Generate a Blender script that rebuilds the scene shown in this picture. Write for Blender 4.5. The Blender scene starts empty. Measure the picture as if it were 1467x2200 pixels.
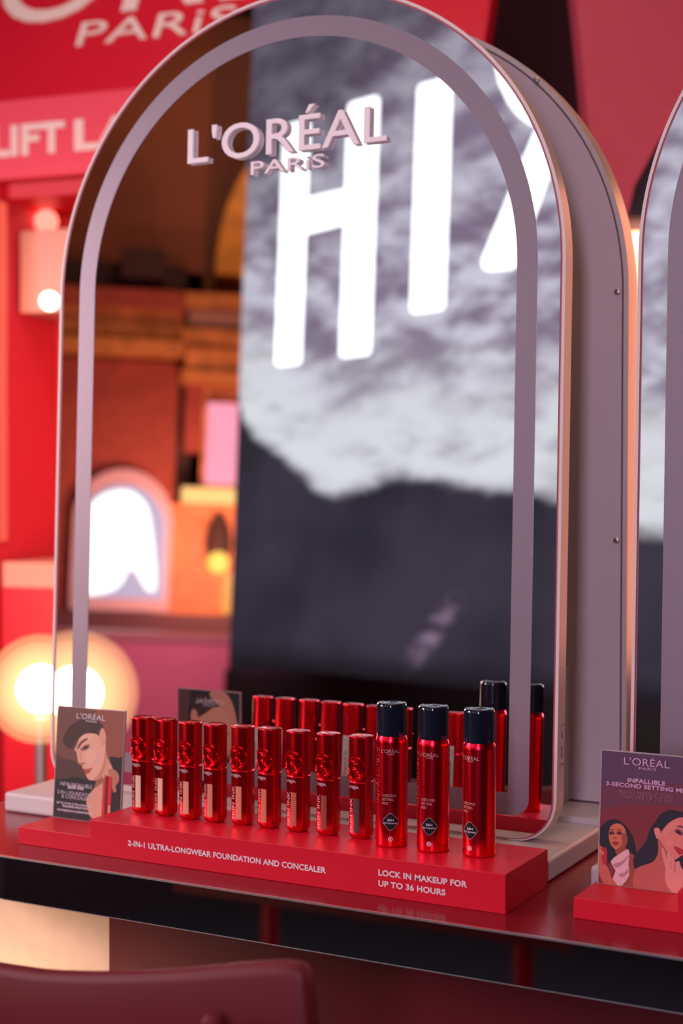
import bpy, math, random
from mathutils import Vector, Matrix
random.seed(7)
PI = math.pi
SC = bpy.context.scene
COL = SC.collection

# ------------------------------------------------------------------ camera
# z = 0 is the counter top, the floor lies 0.95 m below; x runs along the counter, y into the depth
CF = Vector((-0.47117916, 0.8818362, -0.01884445))
CR = Vector((0.88197359, 0.4712947, 0.00197156))
CU = Vector((-0.01061988, 0.01569135, 0.99982048))
CPOS = Vector((0, 0, 0.4414))
cam = bpy.data.cameras.new('camera')
cam_o = bpy.data.objects.new('camera', cam)
COL.objects.link(cam_o)
M3 = Matrix((CR, CU, -CF)).transposed()
cam_o.matrix_world = Matrix.Translation(CPOS) @ M3.to_4x4()
cam.sensor_fit = 'VERTICAL'
cam.sensor_height = 36.0
cam.lens = 3247.4 / 2200 * 36.0
cam.clip_start = 0.05
cam.clip_end = 60
cam.dof.use_dof = True
cam.dof.focus_distance = 1.66
cam.dof.aperture_fstop = 3.4
SC.camera = cam_o

# ------------------------------------------------------------------ world and exposure
SC.view_settings.view_transform = 'Standard'
SC.view_settings.look = 'None'
SC.view_settings.exposure = 0.0
SC.view_settings.gamma = 1.0
SC.view_settings.use_curve_mapping = False
wd = bpy.data.worlds.new('world'); SC.world = wd
wd.use_nodes = True
wd.node_tree.nodes['Background'].inputs[0].default_value = (0.55, 0.35, 0.5, 1)
wd.node_tree.nodes['Background'].inputs[1].default_value = 0.05


def lamp(name, kind, loc, target, energy, color, size=0.5, size_y=None, spot=None, blend=0.5):
    L = bpy.data.lights.new(name, kind)
    L.energy = energy; L.color = color
    if kind == 'AREA':
        L.shape = 'RECTANGLE' if size_y else 'SQUARE'
        L.size = size
        if size_y: L.size_y = size_y
    elif kind == 'SPOT':
        L.spot_size = spot or 1.0; L.spot_blend = blend; L.shadow_soft_size = size
    else:
        L.shadow_soft_size = size
    o = bpy.data.objects.new(name, L); COL.objects.link(o)
    o.location = loc
    if target is not None:
        o.rotation_euler = (Vector(target) - Vector(loc)).to_track_quat('-Z', 'Y').to_euler()
    return o


# hall lighting: ceiling wash, added unseen fill and rim lights, booth and hall washes
lamp('fill_light_front', 'AREA', (0.12, -1.35, 0.95), (-0.75, 1.5, 0.15), 33, (0.92, 0.68, 0.95), 0.30, 1.5)  # added front fill, also gives the cans their highlight
lamp('fill_light_left', 'AREA', (-3.45, 0.15, 1.15), (-0.95, 1.5, 0.2), 30, (0.92, 0.78, 1.0), 0.45, 0.8)  # added lavender fill from the left, outside the view
lamp('highlight_strip_left', 'AREA', (-3.15, -0.18, 0.80), (-0.95, 1.5, 0.1), 26, (1.0, 0.72, 0.68), 0.13, 1.1)  # added strip for the long highlight on the bottles
lamp('ceiling_wash_warm', 'AREA', (-0.6, 1.5, 2.4), (-0.8, 1.6, 0), 14, (1.0, 0.60, 0.38), 1.4, 1.4)
lamp('side_light_amber', 'AREA', (1.2, 2.3, 0.9), (-0.9, 1.75, 0.5), 9, (1.0, 0.42, 0.20), 0.5, 1.2)
lamp('gap_rim_light', 'AREA', (-0.40, 2.60, 0.60), (-0.59, 1.75, 0.55), 3.6, (1.0, 0.34, 0.20), 0.10, 1.0)  # added rim light for the orange edges, hidden behind the cases
lamp('side_light_left', 'AREA', (-2.75, 0.75, 0.75), (-0.9, 1.5, 0.1), 6, (1.0, 0.50, 0.36), 0.25, 1.1)
lamp('booth_wash_front', 'AREA', (-1.6, 1.9, 2.3), (-2.2, 3.0, 1.3), 13, (1.0, 0.78, 0.78), 0.6, 0.3)
lamp('hall_wash', 'AREA', (-3.9, -2.9, 3.2), (-5.0, -3.9, 1.6), 12, (1.0, 0.50, 0.28), 0.6, 0.6)
lamp('hall_wash_low', 'AREA', (-4.15, -3.15, 0.35), (-4.75, -3.7, 1.0), 20, (1.0, 0.42, 0.28), 0.5, 0.3)
lamp('hall_pink', 'AREA', (-3.3, -2.2, 0.5), (-4.3, -3.1, -0.3), 26, (1.0, 0.50, 0.60), 0.6, 0.4)


# ------------------------------------------------------------------ materials
MATS = {}


def srgb(r, g, b):
    f = lambda c: (c / 255 / 12.92) if c / 255 <= 0.04045 else ((c / 255 + 0.055) / 1.055) ** 2.4
    return (f(r), f(g), f(b), 1.0)


def mat(name, base, rough=0.5, metal=0.0, spec=0.5, emit=None, estr=0.0, trans=0.0, ior=1.45, coat=0.0,
        noise=None, bump=None, alpha=1.0):
    if name in MATS: return MATS[name]
    m = bpy.data.materials.new(name); m.use_nodes = True
    nt = m.node_tree; b = nt.nodes['Principled BSDF']
    if len(base) == 3: base = (*base, 1)
    b.inputs['Base Color'].default_value = base
    b.inputs['Roughness'].default_value = rough
    b.inputs['Metallic'].default_value = metal
    b.inputs['Specular IOR Level'].default_value = spec
    b.inputs['IOR'].default_value = ior
    b.inputs['Transmission Weight'].default_value = trans
    b.inputs['Coat Weight'].default_value = coat
    b.inputs['Coat Roughness'].default_value = 0.08
    b.inputs['Alpha'].default_value = alpha
    if emit:
        b.inputs['Emission Color'].default_value = (*emit[:3], 1)
        b.inputs['Emission Strength'].default_value = estr
    if noise:                                       # (scale, amount): slight unevenness of the colour of the surface
        tc = nt.nodes.new('ShaderNodeTexCoord'); n = nt.nodes.new('ShaderNodeTexNoise')
        n.inputs['Scale'].default_value = noise[0]; n.inputs['Detail'].default_value = 5
        mx = nt.nodes.new('ShaderNodeMix'); mx.data_type = 'RGBA'; mx.blend_type = 'MIX'
        cr = nt.nodes.new('ShaderNodeMapRange')
        cr.inputs[1].default_value = 0.3; cr.inputs[2].default_value = 0.7
        nt.links.new(tc.outputs['Object'], n.inputs['Vector'])
        nt.links.new(n.outputs['Fac'], cr.inputs[0]); nt.links.new(cr.outputs[0], mx.inputs[0])
        k = 1 - noise[1]
        mx.inputs[6].default_value = (base[0] * k, base[1] * k, base[2] * k, 1)
        mx.inputs[7].default_value = base
        nt.links.new(mx.outputs[2], b.inputs['Base Color'])
    if bump:                                        # (scale, strength)
        tc = nt.nodes.new('ShaderNodeTexCoord'); n = nt.nodes.new('ShaderNodeTexNoise')
        n.inputs['Scale'].default_value = bump[0]; n.inputs['Detail'].default_value = 3
        bp = nt.nodes.new('ShaderNodeBump'); bp.inputs['Strength'].default_value = bump[1]
        bp.inputs['Distance'].default_value = 0.0005
        nt.links.new(tc.outputs['Object'], n.inputs['Vector']); nt.links.new(n.outputs['Fac'], bp.inputs['Height'])
        nt.links.new(bp.outputs[0], b.inputs['Normal'])
    MATS[name] = m
    return m


def flat(name, rgb, rough=0.55):
    return mat(name, srgb(*rgb), rough)


RISER = mat('red_lacquer', (0.66, 0.008, 0.028), 0.38, spec=0.45, noise=(900, 0.05), bump=(2500, 0.12))
WORKTOP = mat('dark_red_worktop', (0.23, 0.006, 0.016), 0.20, spec=0.45, noise=(60, 0.08))
BLACKG = mat('polished_dark_steel', (0.40, 0.43, 0.48), 0.07, metal=1.0, bump=(40, 0.05))
CORE = mat('counter_core', (0.03, 0.01, 0.012), 0.5)
CHROME = mat('chrome', (0.85, 0.80, 0.80), 0.35, metal=1.0)
WHITE = mat('white_satin', (0.66, 0.61, 0.59), 0.42, noise=(30, 0.04), bump=(1500, 0.05))
WHITE2 = mat('white_powder_coat', (0.60, 0.54, 0.56), 0.45, noise=(12, 0.04), bump=(1800, 0.08))
RIM = mat('cream_metal_rim', (0.66, 0.58, 0.54), 0.35, metal=0.15)
DARKLINE = mat('dark_gap', (0.03, 0.02, 0.04), 0.6)
MIRROR = mat('mirror_silver', (0.90, 0.90, 0.91), 0.0, metal=1.0)
BAND = mat('frosted_band', (0.27, 0.225, 0.26), 0.45, metal=0.4)
LETTER = mat('white_acrylic_letter', (0.90, 0.85, 0.86), 0.35)
RED_MET = mat('metallic_red', (0.76, 0.010, 0.022), 0.17, metal=0.92)
RED_CAN = mat('brushed_red_aluminium', (0.95, 0.012, 0.035), 0.22, metal=0.95, noise=(4, 0.05))
BLACKCAP = mat('black_cap', (0.010, 0.014, 0.026), 0.09, spec=0.6)
PRINTW = mat('print_white', (0.75, 0.68, 0.70), 0.5)
PRINTG = mat('print_silver', (0.62, 0.42, 0.40), 0.35, metal=0.4)
PRINTP = mat('print_pale_pink', (0.72, 0.30, 0.30), 0.4, metal=0.3)
LABELK = mat('label_black', (0.012, 0.010, 0.018), 0.3)
STICK = mat('label_cream', (0.62, 0.57, 0.46), 0.55)
INK = mat('ink_dark', (0.05, 0.045, 0.05), 0.6)
SCREW = mat('screw_steel', (0.55, 0.50, 0.48), 0.25, metal=1.0)
ACRYL = mat('clear_acrylic', (0.80, 0.66, 0.66), 0.08, trans=0.55, ior=1.49)


# ------------------------------------------------------------------ geometry helpers
class G:
    """collects vertices and faces, with a material slot per face"""
    def __init__(s): s.v = []; s.f = []; s.m = []
    def add(s, v, f, m=0):
        k = len(s.v); s.v += [tuple(p) for p in v]
        s.f += [tuple(i + k for i in q) for q in f]; s.m += [m] * len(f)
        return s
    def map(s, fn): s.v = [tuple(fn(*p)) for p in s.v]; return s
    def join(s, o, m=None):
        k = len(s.v); s.v += o.v; s.f += [tuple(i + k for i in q) for q in o.f]
        s.m += o.m if m is None else [m] * len(o.f); return s
    def build(s, name, mats, parent=None, smooth=False, bevel=0, seg=2, ang=35):
        me = bpy.data.meshes.new(name); me.from_pydata(s.v, [], s.f)
        if not isinstance(mats, (list, tuple)): mats = [mats]
        for m in mats: me.materials.append(m)
        me.polygons.foreach_set('material_index', s.m)
        if smooth: me.polygons.foreach_set('use_smooth', [True] * len(s.f))
        me.validate(); me.update()
        o = bpy.data.objects.new(name, me); COL.objects.link(o)
        if parent: o.parent = parent
        if smooth:
            try: me.set_sharp_from_angle(angle=math.radians(ang))
            except Exception: pass
        if bevel:
            b = o.modifiers.new('bevel', 'BEVEL'); b.width = bevel; b.segments = seg
            b.limit_method = 'ANGLE'; b.angle_limit = math.radians(40); b.harden_normals = False
        return o


def tag(o, label, cat, group=None, kind=None):
    if label: o['label'] = label
    if cat: o['category'] = cat
    if group: o['group'] = group
    if kind: o['kind'] = kind
    return o


def thing(name, loc, label, cat, group=None, rot=(0, 0, 0)):
    o = bpy.data.objects.new(name, None); COL.objects.link(o)
    o.empty_display_size = 0.05; o.location = loc; o.rotation_euler = rot
    return tag(o, label, cat, group)


def copy_tree(o, parent=None):
    c = o.copy(); COL.objects.link(c)
    if parent: c.parent = parent
    for ch in [x for x in SC.objects if x.parent == o]: copy_tree(ch, c)
    return c


def box(x0, x1, y0, y1, z0, z1):
    v = [(x, y, z) for x in (x0, x1) for y in (y0, y1) for z in (z0, z1)]
    f = [(0, 1, 3, 2), (4, 6, 7, 5), (0, 4, 5, 1), (2, 3, 7, 6), (0, 2, 6, 4), (1, 5, 7, 3)]
    return G().add(v, f)


def prism(pts, a, b, axis='y'):
    """polygon pts (p,q) extruded along an axis: 'y' -> (p, y, q), 'z' -> (p, q, z)"""
    n = len(pts)
    P = (lambda p, t: (p[0], t, p[1])) if axis == 'y' else (lambda p, t: (p[0], p[1], t))
    v = [P(p, a) for p in pts] + [P(p, b) for p in pts]
    f = [tuple(range(n)), tuple(range(2 * n - 1, n - 1, -1))]
    f += [(i, i + n, (i + 1) % n + n, (i + 1) % n) for i in range(n)]
    return G().add(v, f)


def ring(pa, pb, y0, y1):
    """band between two outlines (p,q) with equal counts, from y0 (front) to y1"""
    n = len(pa)
    v = [(p[0], y, p[1]) for y in (y0, y1) for pp in (pa, pb) for p in pp]
    f = []
    for i in range(n):
        j = (i + 1) % n
        f += [(i, j, n + j, n + i), (2 * n + i, 3 * n + i, 3 * n + j, 2 * n + j),
              (i, 2 * n + i, 2 * n + j, j), (n + i, n + j, 3 * n + j, 3 * n + i)]
    return G().add(v, f)


def lathe(prof, n=40, cap=True):
    v = []; f = []
    for r, z in prof:
        for i in range(n):
            a = 2 * PI * i / n; v.append((r * math.cos(a), r * math.sin(a), z))
    for k in range(len(prof) - 1):
        for i in range(n):
            j = (i + 1) % n; f.append((k * n + i, k * n + j, (k + 1) * n + j, (k + 1) * n + i))
    if cap:
        f.append(tuple(range(n - 1, -1, -1))); f.append(tuple((len(prof) - 1) * n + i for i in range(n)))
    return G().add(v, f)


def tube(path, r, n=10, closed=False):
    P = [Vector(p) for p in path]; g = G(); m = len(P); v = []; f = []
    for i, p in enumerate(P):
        a = P[(i - 1) % m] if (closed or i > 0) else p
        b = P[(i + 1) % m] if (closed or i < m - 1) else p
        t = (b - a).normalized(); u = t.cross(Vector((0, 0, 1)))
        if u.length < 1e-3: u = t.cross(Vector((0, 1, 0)))
        u.normalize(); w = t.cross(u)
        for k in range(n):
            q = p + (u * math.cos(2 * PI * k / n) + w * math.sin(2 * PI * k / n)) * r; v.append(tuple(q))
    for i in range(m if closed else m - 1):
        j = (i + 1) % m
        for k in range(n):
            l = (k + 1) % n; f.append((i * n + k, i * n + l, j * n + l, j * n + k))
    if not closed: f.append(tuple(range(n - 1, -1, -1))); f.append(tuple((m - 1) * n + k for k in range(n)))
    return g.add(v, f)


def arch(cx, hw, b0, bs, rc, n=64, nc=8):
    """outline of an arch: half width hw, foot b0 with corner radius rc, spring line bs"""
    pts = []
    for i in range(nc + 1):
        a = PI + PI / 2 * i / nc; pts.append((cx - hw + rc + rc * math.cos(a), b0 + rc + rc * math.sin(a)))
    for i in range(nc + 1):
        a = 1.5 * PI + PI / 2 * i / nc; pts.append((cx + hw - rc + rc * math.cos(a), b0 + rc + rc * math.sin(a)))
    for i in range(n + 1):
        a = PI * i / n; pts.append((cx + hw * math.cos(a), bs + hw * math.sin(a)))
    return pts


_tc = {}


def text(s, w, h, bold=0.0, depth=0.0004, italic=0.0):
    """lettering as a mesh in a w x h box: x right, y up, z 0..depth"""
    key = (s, bold)
    if key not in _tc:
        cu = bpy.data.curves.new('t', 'FONT'); cu.body = s; cu.size = 1.0; cu.offset = bold
        cu.extrude = 0.5; cu.resolution_u = 5; cu.space_character = 1.04
        o = bpy.data.objects.new('t', cu); COL.objects.link(o)
        dg = bpy.context.evaluated_depsgraph_get(); dg.update()
        me = bpy.data.meshes.new_from_object(o.evaluated_get(dg))
        vs = [tuple(v.co) for v in me.vertices]; fs = [tuple(p.vertices) for p in me.polygons]
        bpy.data.objects.remove(o); bpy.data.meshes.remove(me); bpy.data.curves.remove(cu)
        _tc[key] = (vs, fs)
    vs, fs = _tc[key]
    x0 = min(v[0] for v in vs); x1 = max(v[0] for v in vs); y0 = min(v[1] for v in vs); y1 = max(v[1] for v in vs)
    z0 = min(v[2] for v in vs); z1 = max(v[2] for v in vs)
    g = G()
    g.add([((v[0] - x0) / (x1 - x0) * w + italic * (v[1] - y0) / (y1 - y0) * h, (v[1] - y0) / (y1 - y0) * h,
            (v[2] - z0) / (z1 - z0) * depth) for v in vs], fs)
    return g


def shift(g, dx=0, dy=0, dz=0):
    return g.map(lambda x, y, z: (x + dx, y + dy, z + dz))


def loreal(w, h, bold=0.0, depth=0.0004, paris=True):
    """the two line word mark: wide capitals, a small PARiS centred under them; h = height of the capitals"""
    g = shift(text("L'OR\u00c9AL", w, h * 1.27, bold, depth), 0, 0, 0)
    if paris: g.join(shift(text("PARiS", w * 0.37, h * 0.38, bold * 1.3, depth), w * 0.335, -h * 0.52))
    return g


def wall_text(g, x, z, y):
    """flat lettering onto a face that looks towards -y"""
    return g.map(lambda a, b, c: (x + a, y - c, z + b))


def spline(pts, k=4):
    n = len(pts); out = []
    for i in range(n):
        p0, p1, p2, p3 = (pts[(i + d) % n] for d in (-1, 0, 1, 2))
        for j in range(k):
            t = j / k
            out.append(tuple(0.5 * (2 * p1[c] + (p2[c] - p0[c]) * t + (2 * p0[c] - 5 * p1[c] + 4 * p2[c] - p3[c]) * t * t
                                    + (3 * p1[c] - p0[c] - 3 * p2[c] + p3[c]) * t ** 3) for c in (0, 1)))
    return out


# ------------------------------------------------------------------ setting: the hall
def struct(o): o['kind'] = 'structure'; return o


DKWALL = mat('dark_wine_wall', (0.10, 0.018, 0.028), 0.7, noise=(3, 0.25))
struct(box(-8, 4, -7, 5.5, -1.05, -0.95).build('floor', mat('dark_carpet', (0.028, 0.026, 0.034), 0.85, noise=(20, 0.4))))
struct(box(-8, 4, -7, 5.5, 3.6, 3.7).build('ceiling', mat('dark_ceiling', (0.06, 0.03, 0.035), 0.8)))
struct(box(-8, 4, 5.5, 5.6, -1.05, 3.7).build('wall_back', DKWALL))
struct(box(-8, 4, -7.1, -7, -1.05, 3.7).build('wall_front', DKWALL))
struct(box(4, 4.1, -7.1, 5.6, -1.05, 3.7).build('wall_right', DKWALL))
struct(box(-8.1, -8, -7.1, 5.6, -1.05, 3.7).build('wall_left', DKWALL))

# ------------------------------------------------------------------ counter
Y0 = 1.3838
counter = thing('counter', (0, 0, 0), 'long dark red counter with glossy black edge band, carrying both mirrors', 'counter')


def worktop_outline(d=0.0):
    """left end rounded with a 0.2 m radius"""
    r = 0.20; cx, cy = -1.19, Y0 + r; pts = [(1.2, Y0 - d)]
    for i in range(25):
        a = -PI / 2 - PI / 2 * i / 24; pts.append((cx + (r + d) * math.cos(a), cy + (r + d) * math.sin(a)))
    pts += [(cx - r - d, 2.12), (1.2, 2.12)]
    return pts


prism(worktop_outline(-0.002), -0.010, 0.0, 'z').build('worktop', WORKTOP, counter)
prism(worktop_outline(0), -0.0520, -0.0105, 'z').build('core', CORE, counter)
wo, wi = worktop_outline(0.0012), worktop_outline(-0.001)
def skirt(outer, inner, z0, z1):
    n = len(outer); v = [(*p, z) for z in (z0, z1) for pp in (outer, inner) for p in pp]; f = []
    for i in range(n - 1):
        j = i + 1
        f += [(i, n + i, n + j, j), (2 * n + i, 2 * n + j, 3 * n + j, 3 * n + i), (i, j, 2 * n + j, 2 * n + i), (n + i, 3 * n + i, 3 * n + j, n + j)]
    return G().add(v, f)
skirt(wo, wi, -0.0512, -0.0019).build('edge_band', BLACKG, counter)
skirt(worktop_outline(0.0016), wi, -0.0018, 0.0004).build('chrome_trim', CHROME, counter)
skirt(worktop_outline(0.0016), wi, -0.0521, -0.0512).build('chrome_trim', CHROME, counter)
box(-1.125, 1.15, 1.50, 2.05, -0.95, -0.052).build('front_panel', mat('maroon_panel', (0.13, 0.008, 0.014), 0.45, noise=(6, 0.2)), counter)
cream = box(-1.36, -1.1252, 1.502, 2.04, -0.95, -0.052).build('end_panel', mat('cream_plaster', (0.80, 0.56, 0.40), 0.7, noise=(25, 0.12), bump=(60, 0.5)), counter)
cream['label'] = 'cream end panel with a rough finish'
lamp('under_counter_glow', 'AREA', (-1.28, 1.40, -0.35), (-1.26, 1.50, -0.12), 1.0, (1.0, 0.72, 0.45), 0.12, 0.10)

# ------------------------------------------------------------------ arched mirror displays
CX = -0.964
HW = 0.3615
TILT = math.radians(2.03)


def mirror_unit(label_m, label_b):
    base = thing('display_base', (0, 0, 0), label_b, 'display stand')
    bx = box(-1.353, -0.5805, 1.5715, 1.90, 0.0003, 0.0261)
    bx.build('base_plate', WHITE, base, bevel=0.0045, seg=4)
    box(-1.345, -0.583, 1.759, 1.897, 0.0261, 0.0344).build('step', WHITE, base, bevel=0.001)
    # arched back case
    S0 = arch(CX, 0.386, 0.0345, 0.684, 0.004); S1 = arch(CX, 0.3795, 0.041 - 0.0063, 0.684, 0.004)
    ring(S0, S1, 1.8440, 1.8800).build('case_rim', RIM, base, smooth=True)
    prism(arch(CX, 0.3797, 0.0347, 0.684, 0.004), 1.8470, 1.8790).build('case_back', DARKLINE, base)
    prism(arch(CX, 0.3775, 0.0372, 0.684, 0.004), 1.8432, 1.8470).build('case_panel', WHITE2, base)
    # angled foot housing between case and mirror
    v = [(-1.276, 1.8431, 0.0345), (-0.6521, 1.8431, 0.0345), (-0.6521, 1.8431, 0.207), (-1.276, 1.8431, 0.207),
         (-1.276, 1.790, 0.0345), (-0.6521, 1.790, 0.0345), (-0.6521, 1.83, 0.207), (-1.276, 1.83, 0.207)]
    G().add(v, [(0, 1, 2, 3), (7, 6, 5, 4), (0, 4, 5, 1), (1, 5, 6, 2), (2, 6, 7, 3), (3, 7, 4, 0)]).build('foot_housing', WHITE2, base, bevel=0.001)
    pts = []
    for a in (6, 42, 78, 102, 138, 174):
        pts.append((CX + 0.3665 * math.cos(math.radians(a)), 0.684 + 0.3665 * math.sin(math.radians(a))))
    pts += [(CX + 0.369, 0.3704), (CX - 0.369, 0.3704)]
    sc = None
    for px, pz in [(-0.5924, 0.6829), (-0.7017, 0.9606)] + [(CX + 0.372, 0.3704), (CX - 0.372, 0.6829), (CX - 0.262, 0.9606), (CX - 0.372, 0.3704)]:
        g = lathe([(0.0042, 0.0), (0.0042, 0.0008), (0.0030, 0.0022), (0.0014, 0.0026)], 18).map(lambda x, y, z: (px + x, 1.8432 - z, pz + y))
        g.build('screw', SCREW, base, smooth=True)
    # mirror, leaning back
    mir = thing('arched_mirror', (-0.6, 1.6385, 0), label_m, 'mirror', rot=(-TILT, 0, math.radians(-0.16)))
    ox = CX + 0.6
    A = lambda off, b0, rc=0.04: arch(ox, HW + off, b0, 0.70, rc)
    prism(A(0, 0.0290, 0.046), 0.0, 0.003).build('mirror_glass', [MIRROR], mir)
    ring(A(0.0024, 0.0280, 0.047), A(0.0001, 0.0291, 0.046), 0.0006, 0.0030).build('glass_edge', mat('glass_edge', (0.42, 0.13, 0.15), 0.2), mir, smooth=True)
    ring(A(0.0062, 0.0268, 0.050), A(0.0025, 0.0279, 0.047), -0.0003, 0.0235).build('frame', mat('cream_frame', (0.74, 0.64, 0.60), 0.32), mir, smooth=True)
    prism(A(0.0024, 0.0285, 0.046), 0.0031, 0.0232).build('back_plate', WHITE2, mir)
    ring(arch(ox, 0.3335, 0.0553, 0.70, 0.020), arch(ox, 0.3078, 0.0810, 0.70, 0.0015), -0.0005, -0.00005).build('light_band', BAND, mir)
    return base, mir


b1, m1 = mirror_unit("large arched mirror with frosted band and raised white word mark behind the bottles",
                     "white display stand with arched back case under the mirror that faces the nine bottles")
DX2 = 0.8205
b2 = copy_tree(b1); m2 = copy_tree(m1)
b2.location.x += DX2; m2.location.x += DX2
b2['label'] = 'second white display stand with arched back case, cut off behind the purple card'
m2['label'] = 'arched mirror cut off by the picture edge, behind the purple and maroon card'
for o in (b1, b2): o['group'] = 'white arched display stands on the counter'
for o in (m1, m2): o['group'] = 'arched mirrors on the counter'
# word mark and ports on the near mirror (the word mark of the second one lies outside the frame)
def mloc(x): return x + 0.6
for mm, dx in ((m1, 0),):
    g = loreal(0.2925, 0.0455, 0.004, 0.0040)
    g = g.map(lambda a, b, c: (mloc(-1.1200) + a, -0.0001 - c - 0.0022, 0.8610 + b))
    g.build('word_mark', LETTER, mm)
for z, kind in ((0.1643, 'screw'), (0.1517, 'port'), (0.1317, 'port'), (0.1188, 'screw')):
    xo = mloc(CX + HW + 0.0062)
    if kind == 'screw':
        g = lathe([(0.0026, 0), (0.0026, 0.0005), (0.0015, 0.0013)], 16).map(lambda x, y, c: (xo + c, 0.0145 + x, z + y))
        g.build('screw', SCREW, m1, smooth=True)
    else:
        hh = 0.0042 if z > 0.14 else 0.0068
        box(xo - 0.0005, xo + 0.0002, 0.0125, 0.0148, z - hh, z + hh).build('port', DARKLINE, m1)

# ------------------------------------------------------------------ risers
def riser(x0, xs, x1, y0, dep, label):
    t = thing('product_riser', (x0, y0, 0), label, 'display riser', 'red stepped risers on the counter')
    H, L = 0.0413, 0.0210
    pts = [(0, 0), (x1 - x0, 0), (x1 - x0, H), (xs - x0, H), (xs - x0, L), (0, L)]
    prism(pts, 0, dep).build('riser_block', RISER, t, bevel=0.0007, seg=2)
    return t


r1 = riser(-1.2159, -1.1078, -0.5773, 1.4385, 0.1232, 'red stepped riser with white lettering holding nine bottles and three cans')
def riser_text(s, xa, xb, z, h, bold=0.03):
    g = text(s, xb - xa, h, bold, 0.00025)
    return g.map(lambda a, b, c: (xa + 1.2159 + a, -c - 0.00005, z + b))
g = riser_text('2-IN-1 ULTRA-LONGWEAR FOUNDATION AND CONCEALER', -1.0514, -0.7868, 0.0164, 0.0068)
g.build('lettering', PRINTW, r1)
riser_text('LOCK IN MAKEUP FOR', -0.7229, -0.6200, 0.0223, 0.0066).build('lettering', PRINTW, r1)
riser_text('UP TO 36 HOURS', -0.7229, -0.6444, 0.0108, 0.0066).build('lettering', PRINTW, r1)
r2 = riser(-0.512, -0.405, 0.13, 1.4605, 0.108, 'red stepped riser at the right picture edge, carrying the purple and maroon card')

# ------------------------------------------------------------------ foundation bottles
BW, BD = 0.0232, 0.0205
BH = 0.1161


def section(inset=0.0):
    """rounded section with bulging faces, counter-clockwise from the front left; ridge at the front right"""
    w, d = BW / 2 - inset, BD / 2 - inset
    def rr(r): return max(r - inset * 0.6, 0.0008)
    cs = [(-w, -d, rr(0.0042), PI), (w, -d, rr(0.0011), 1.5 * PI), (w, d, rr(0.0040), 0), (-w, d, rr(0.0040), 0.5 * PI)]
    corners = []
    for x, y, r, a0 in cs:
        cx = x + r if x < 0 else x - r; cy = y + r if y < 0 else y - r
        corners.append([(cx + r * math.cos(a0 + PI / 2 * i / 6), cy + r * math.sin(a0 + PI / 2 * i / 6)) for i in range(7)])
    pts = []
    for k in range(4):
        pts += corners[k]
        a, b = corners[k][-1], corners[(k + 1) % 4][0]
        nrm = [(0, -1), (1, 0), (0, 1), (-1, 0)][k]
        for i in range(1, 10):
            t = i / 10; bl = (0.0012 if k in (0, 2) else 0.0007) * math.sin(PI * t)
            pts.append((a[0] + (b[0] - a[0]) * t + nrm[0] * bl, a[1] + (b[1] - a[1]) * t + nrm[1] * bl))
    return pts


SEC = section(0)
_L = [0.0]
for i in range(len(SEC)): _L.append(_L[-1] + math.dist(SEC[i], SEC[(i + 1) % len(SEC)]))
_PER = _L[-1]
_U0 = min(range(len(SEC)), key=lambda i: abs(SEC[i][0]) + (100 if SEC[i][1] > 0 else 0))


def on_section(u, off):
    """point at arc length u from the middle of the front face, offset outwards"""
    s = (_L[_U0] + u) % _PER
    i = max(k for k in range(len(SEC)) if _L[k] <= s)
    a, b = SEC[i], SEC[(i + 1) % len(SEC)]; t = (s - _L[i]) / max(_L[i + 1] - _L[i], 1e-9)
    dx, dy = b[0] - a[0], b[1] - a[1]; l = math.hypot(dx, dy)
    return (a[0] + dx * t + dy / l * off, a[1] + dy * t - dx / l * off)


def wrap_b(g, u0, z0, off=0.00005, rot=False):
    def fn(a, b, c):
        if rot: a, b = -b, a
        x, y = on_section(u0 + a, off + c); return (x, y, z0 + b)
    return g.map(fn)


def patch(w, h, n=10, d=0.0001):
    """thin panel w x h, divided so that it can follow a curved face"""
    v = [(w * i / n, h * j, k) for k in (0, d) for j in (0, 1) for i in range(n + 1)]; m = n + 1
    f = []
    for i in range(n):
        f += [(2 * m + i, 2 * m + i + 1, 3 * m + i + 1, 3 * m + i), (i, i + 1, 2 * m + i + 1, 2 * m + i), (m + i, 3 * m + i, 3 * m + i + 1, m + i + 1)]
    f += [(0, 2 * m, 3 * m, m), (n, m + n, 3 * m + n, 2 * m + n)]
    return G().add(v, f)


def loft(levels):
    g = G(); n = len(SEC); v = []; f = []
    for ins, z in levels: v += [(x, y, z) for x, y in section(ins)]
    for k in range(len(levels) - 1):
        for i in range(n):
            j = (i + 1) % n; f.append((k * n + i, k * n + j, (k + 1) * n + j, (k + 1) * n + i))
    f.append(tuple(range(n - 1, -1, -1))); f.append(tuple((len(levels) - 1) * n + i for i in range(n)))
    return g.add(v, f)


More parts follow.
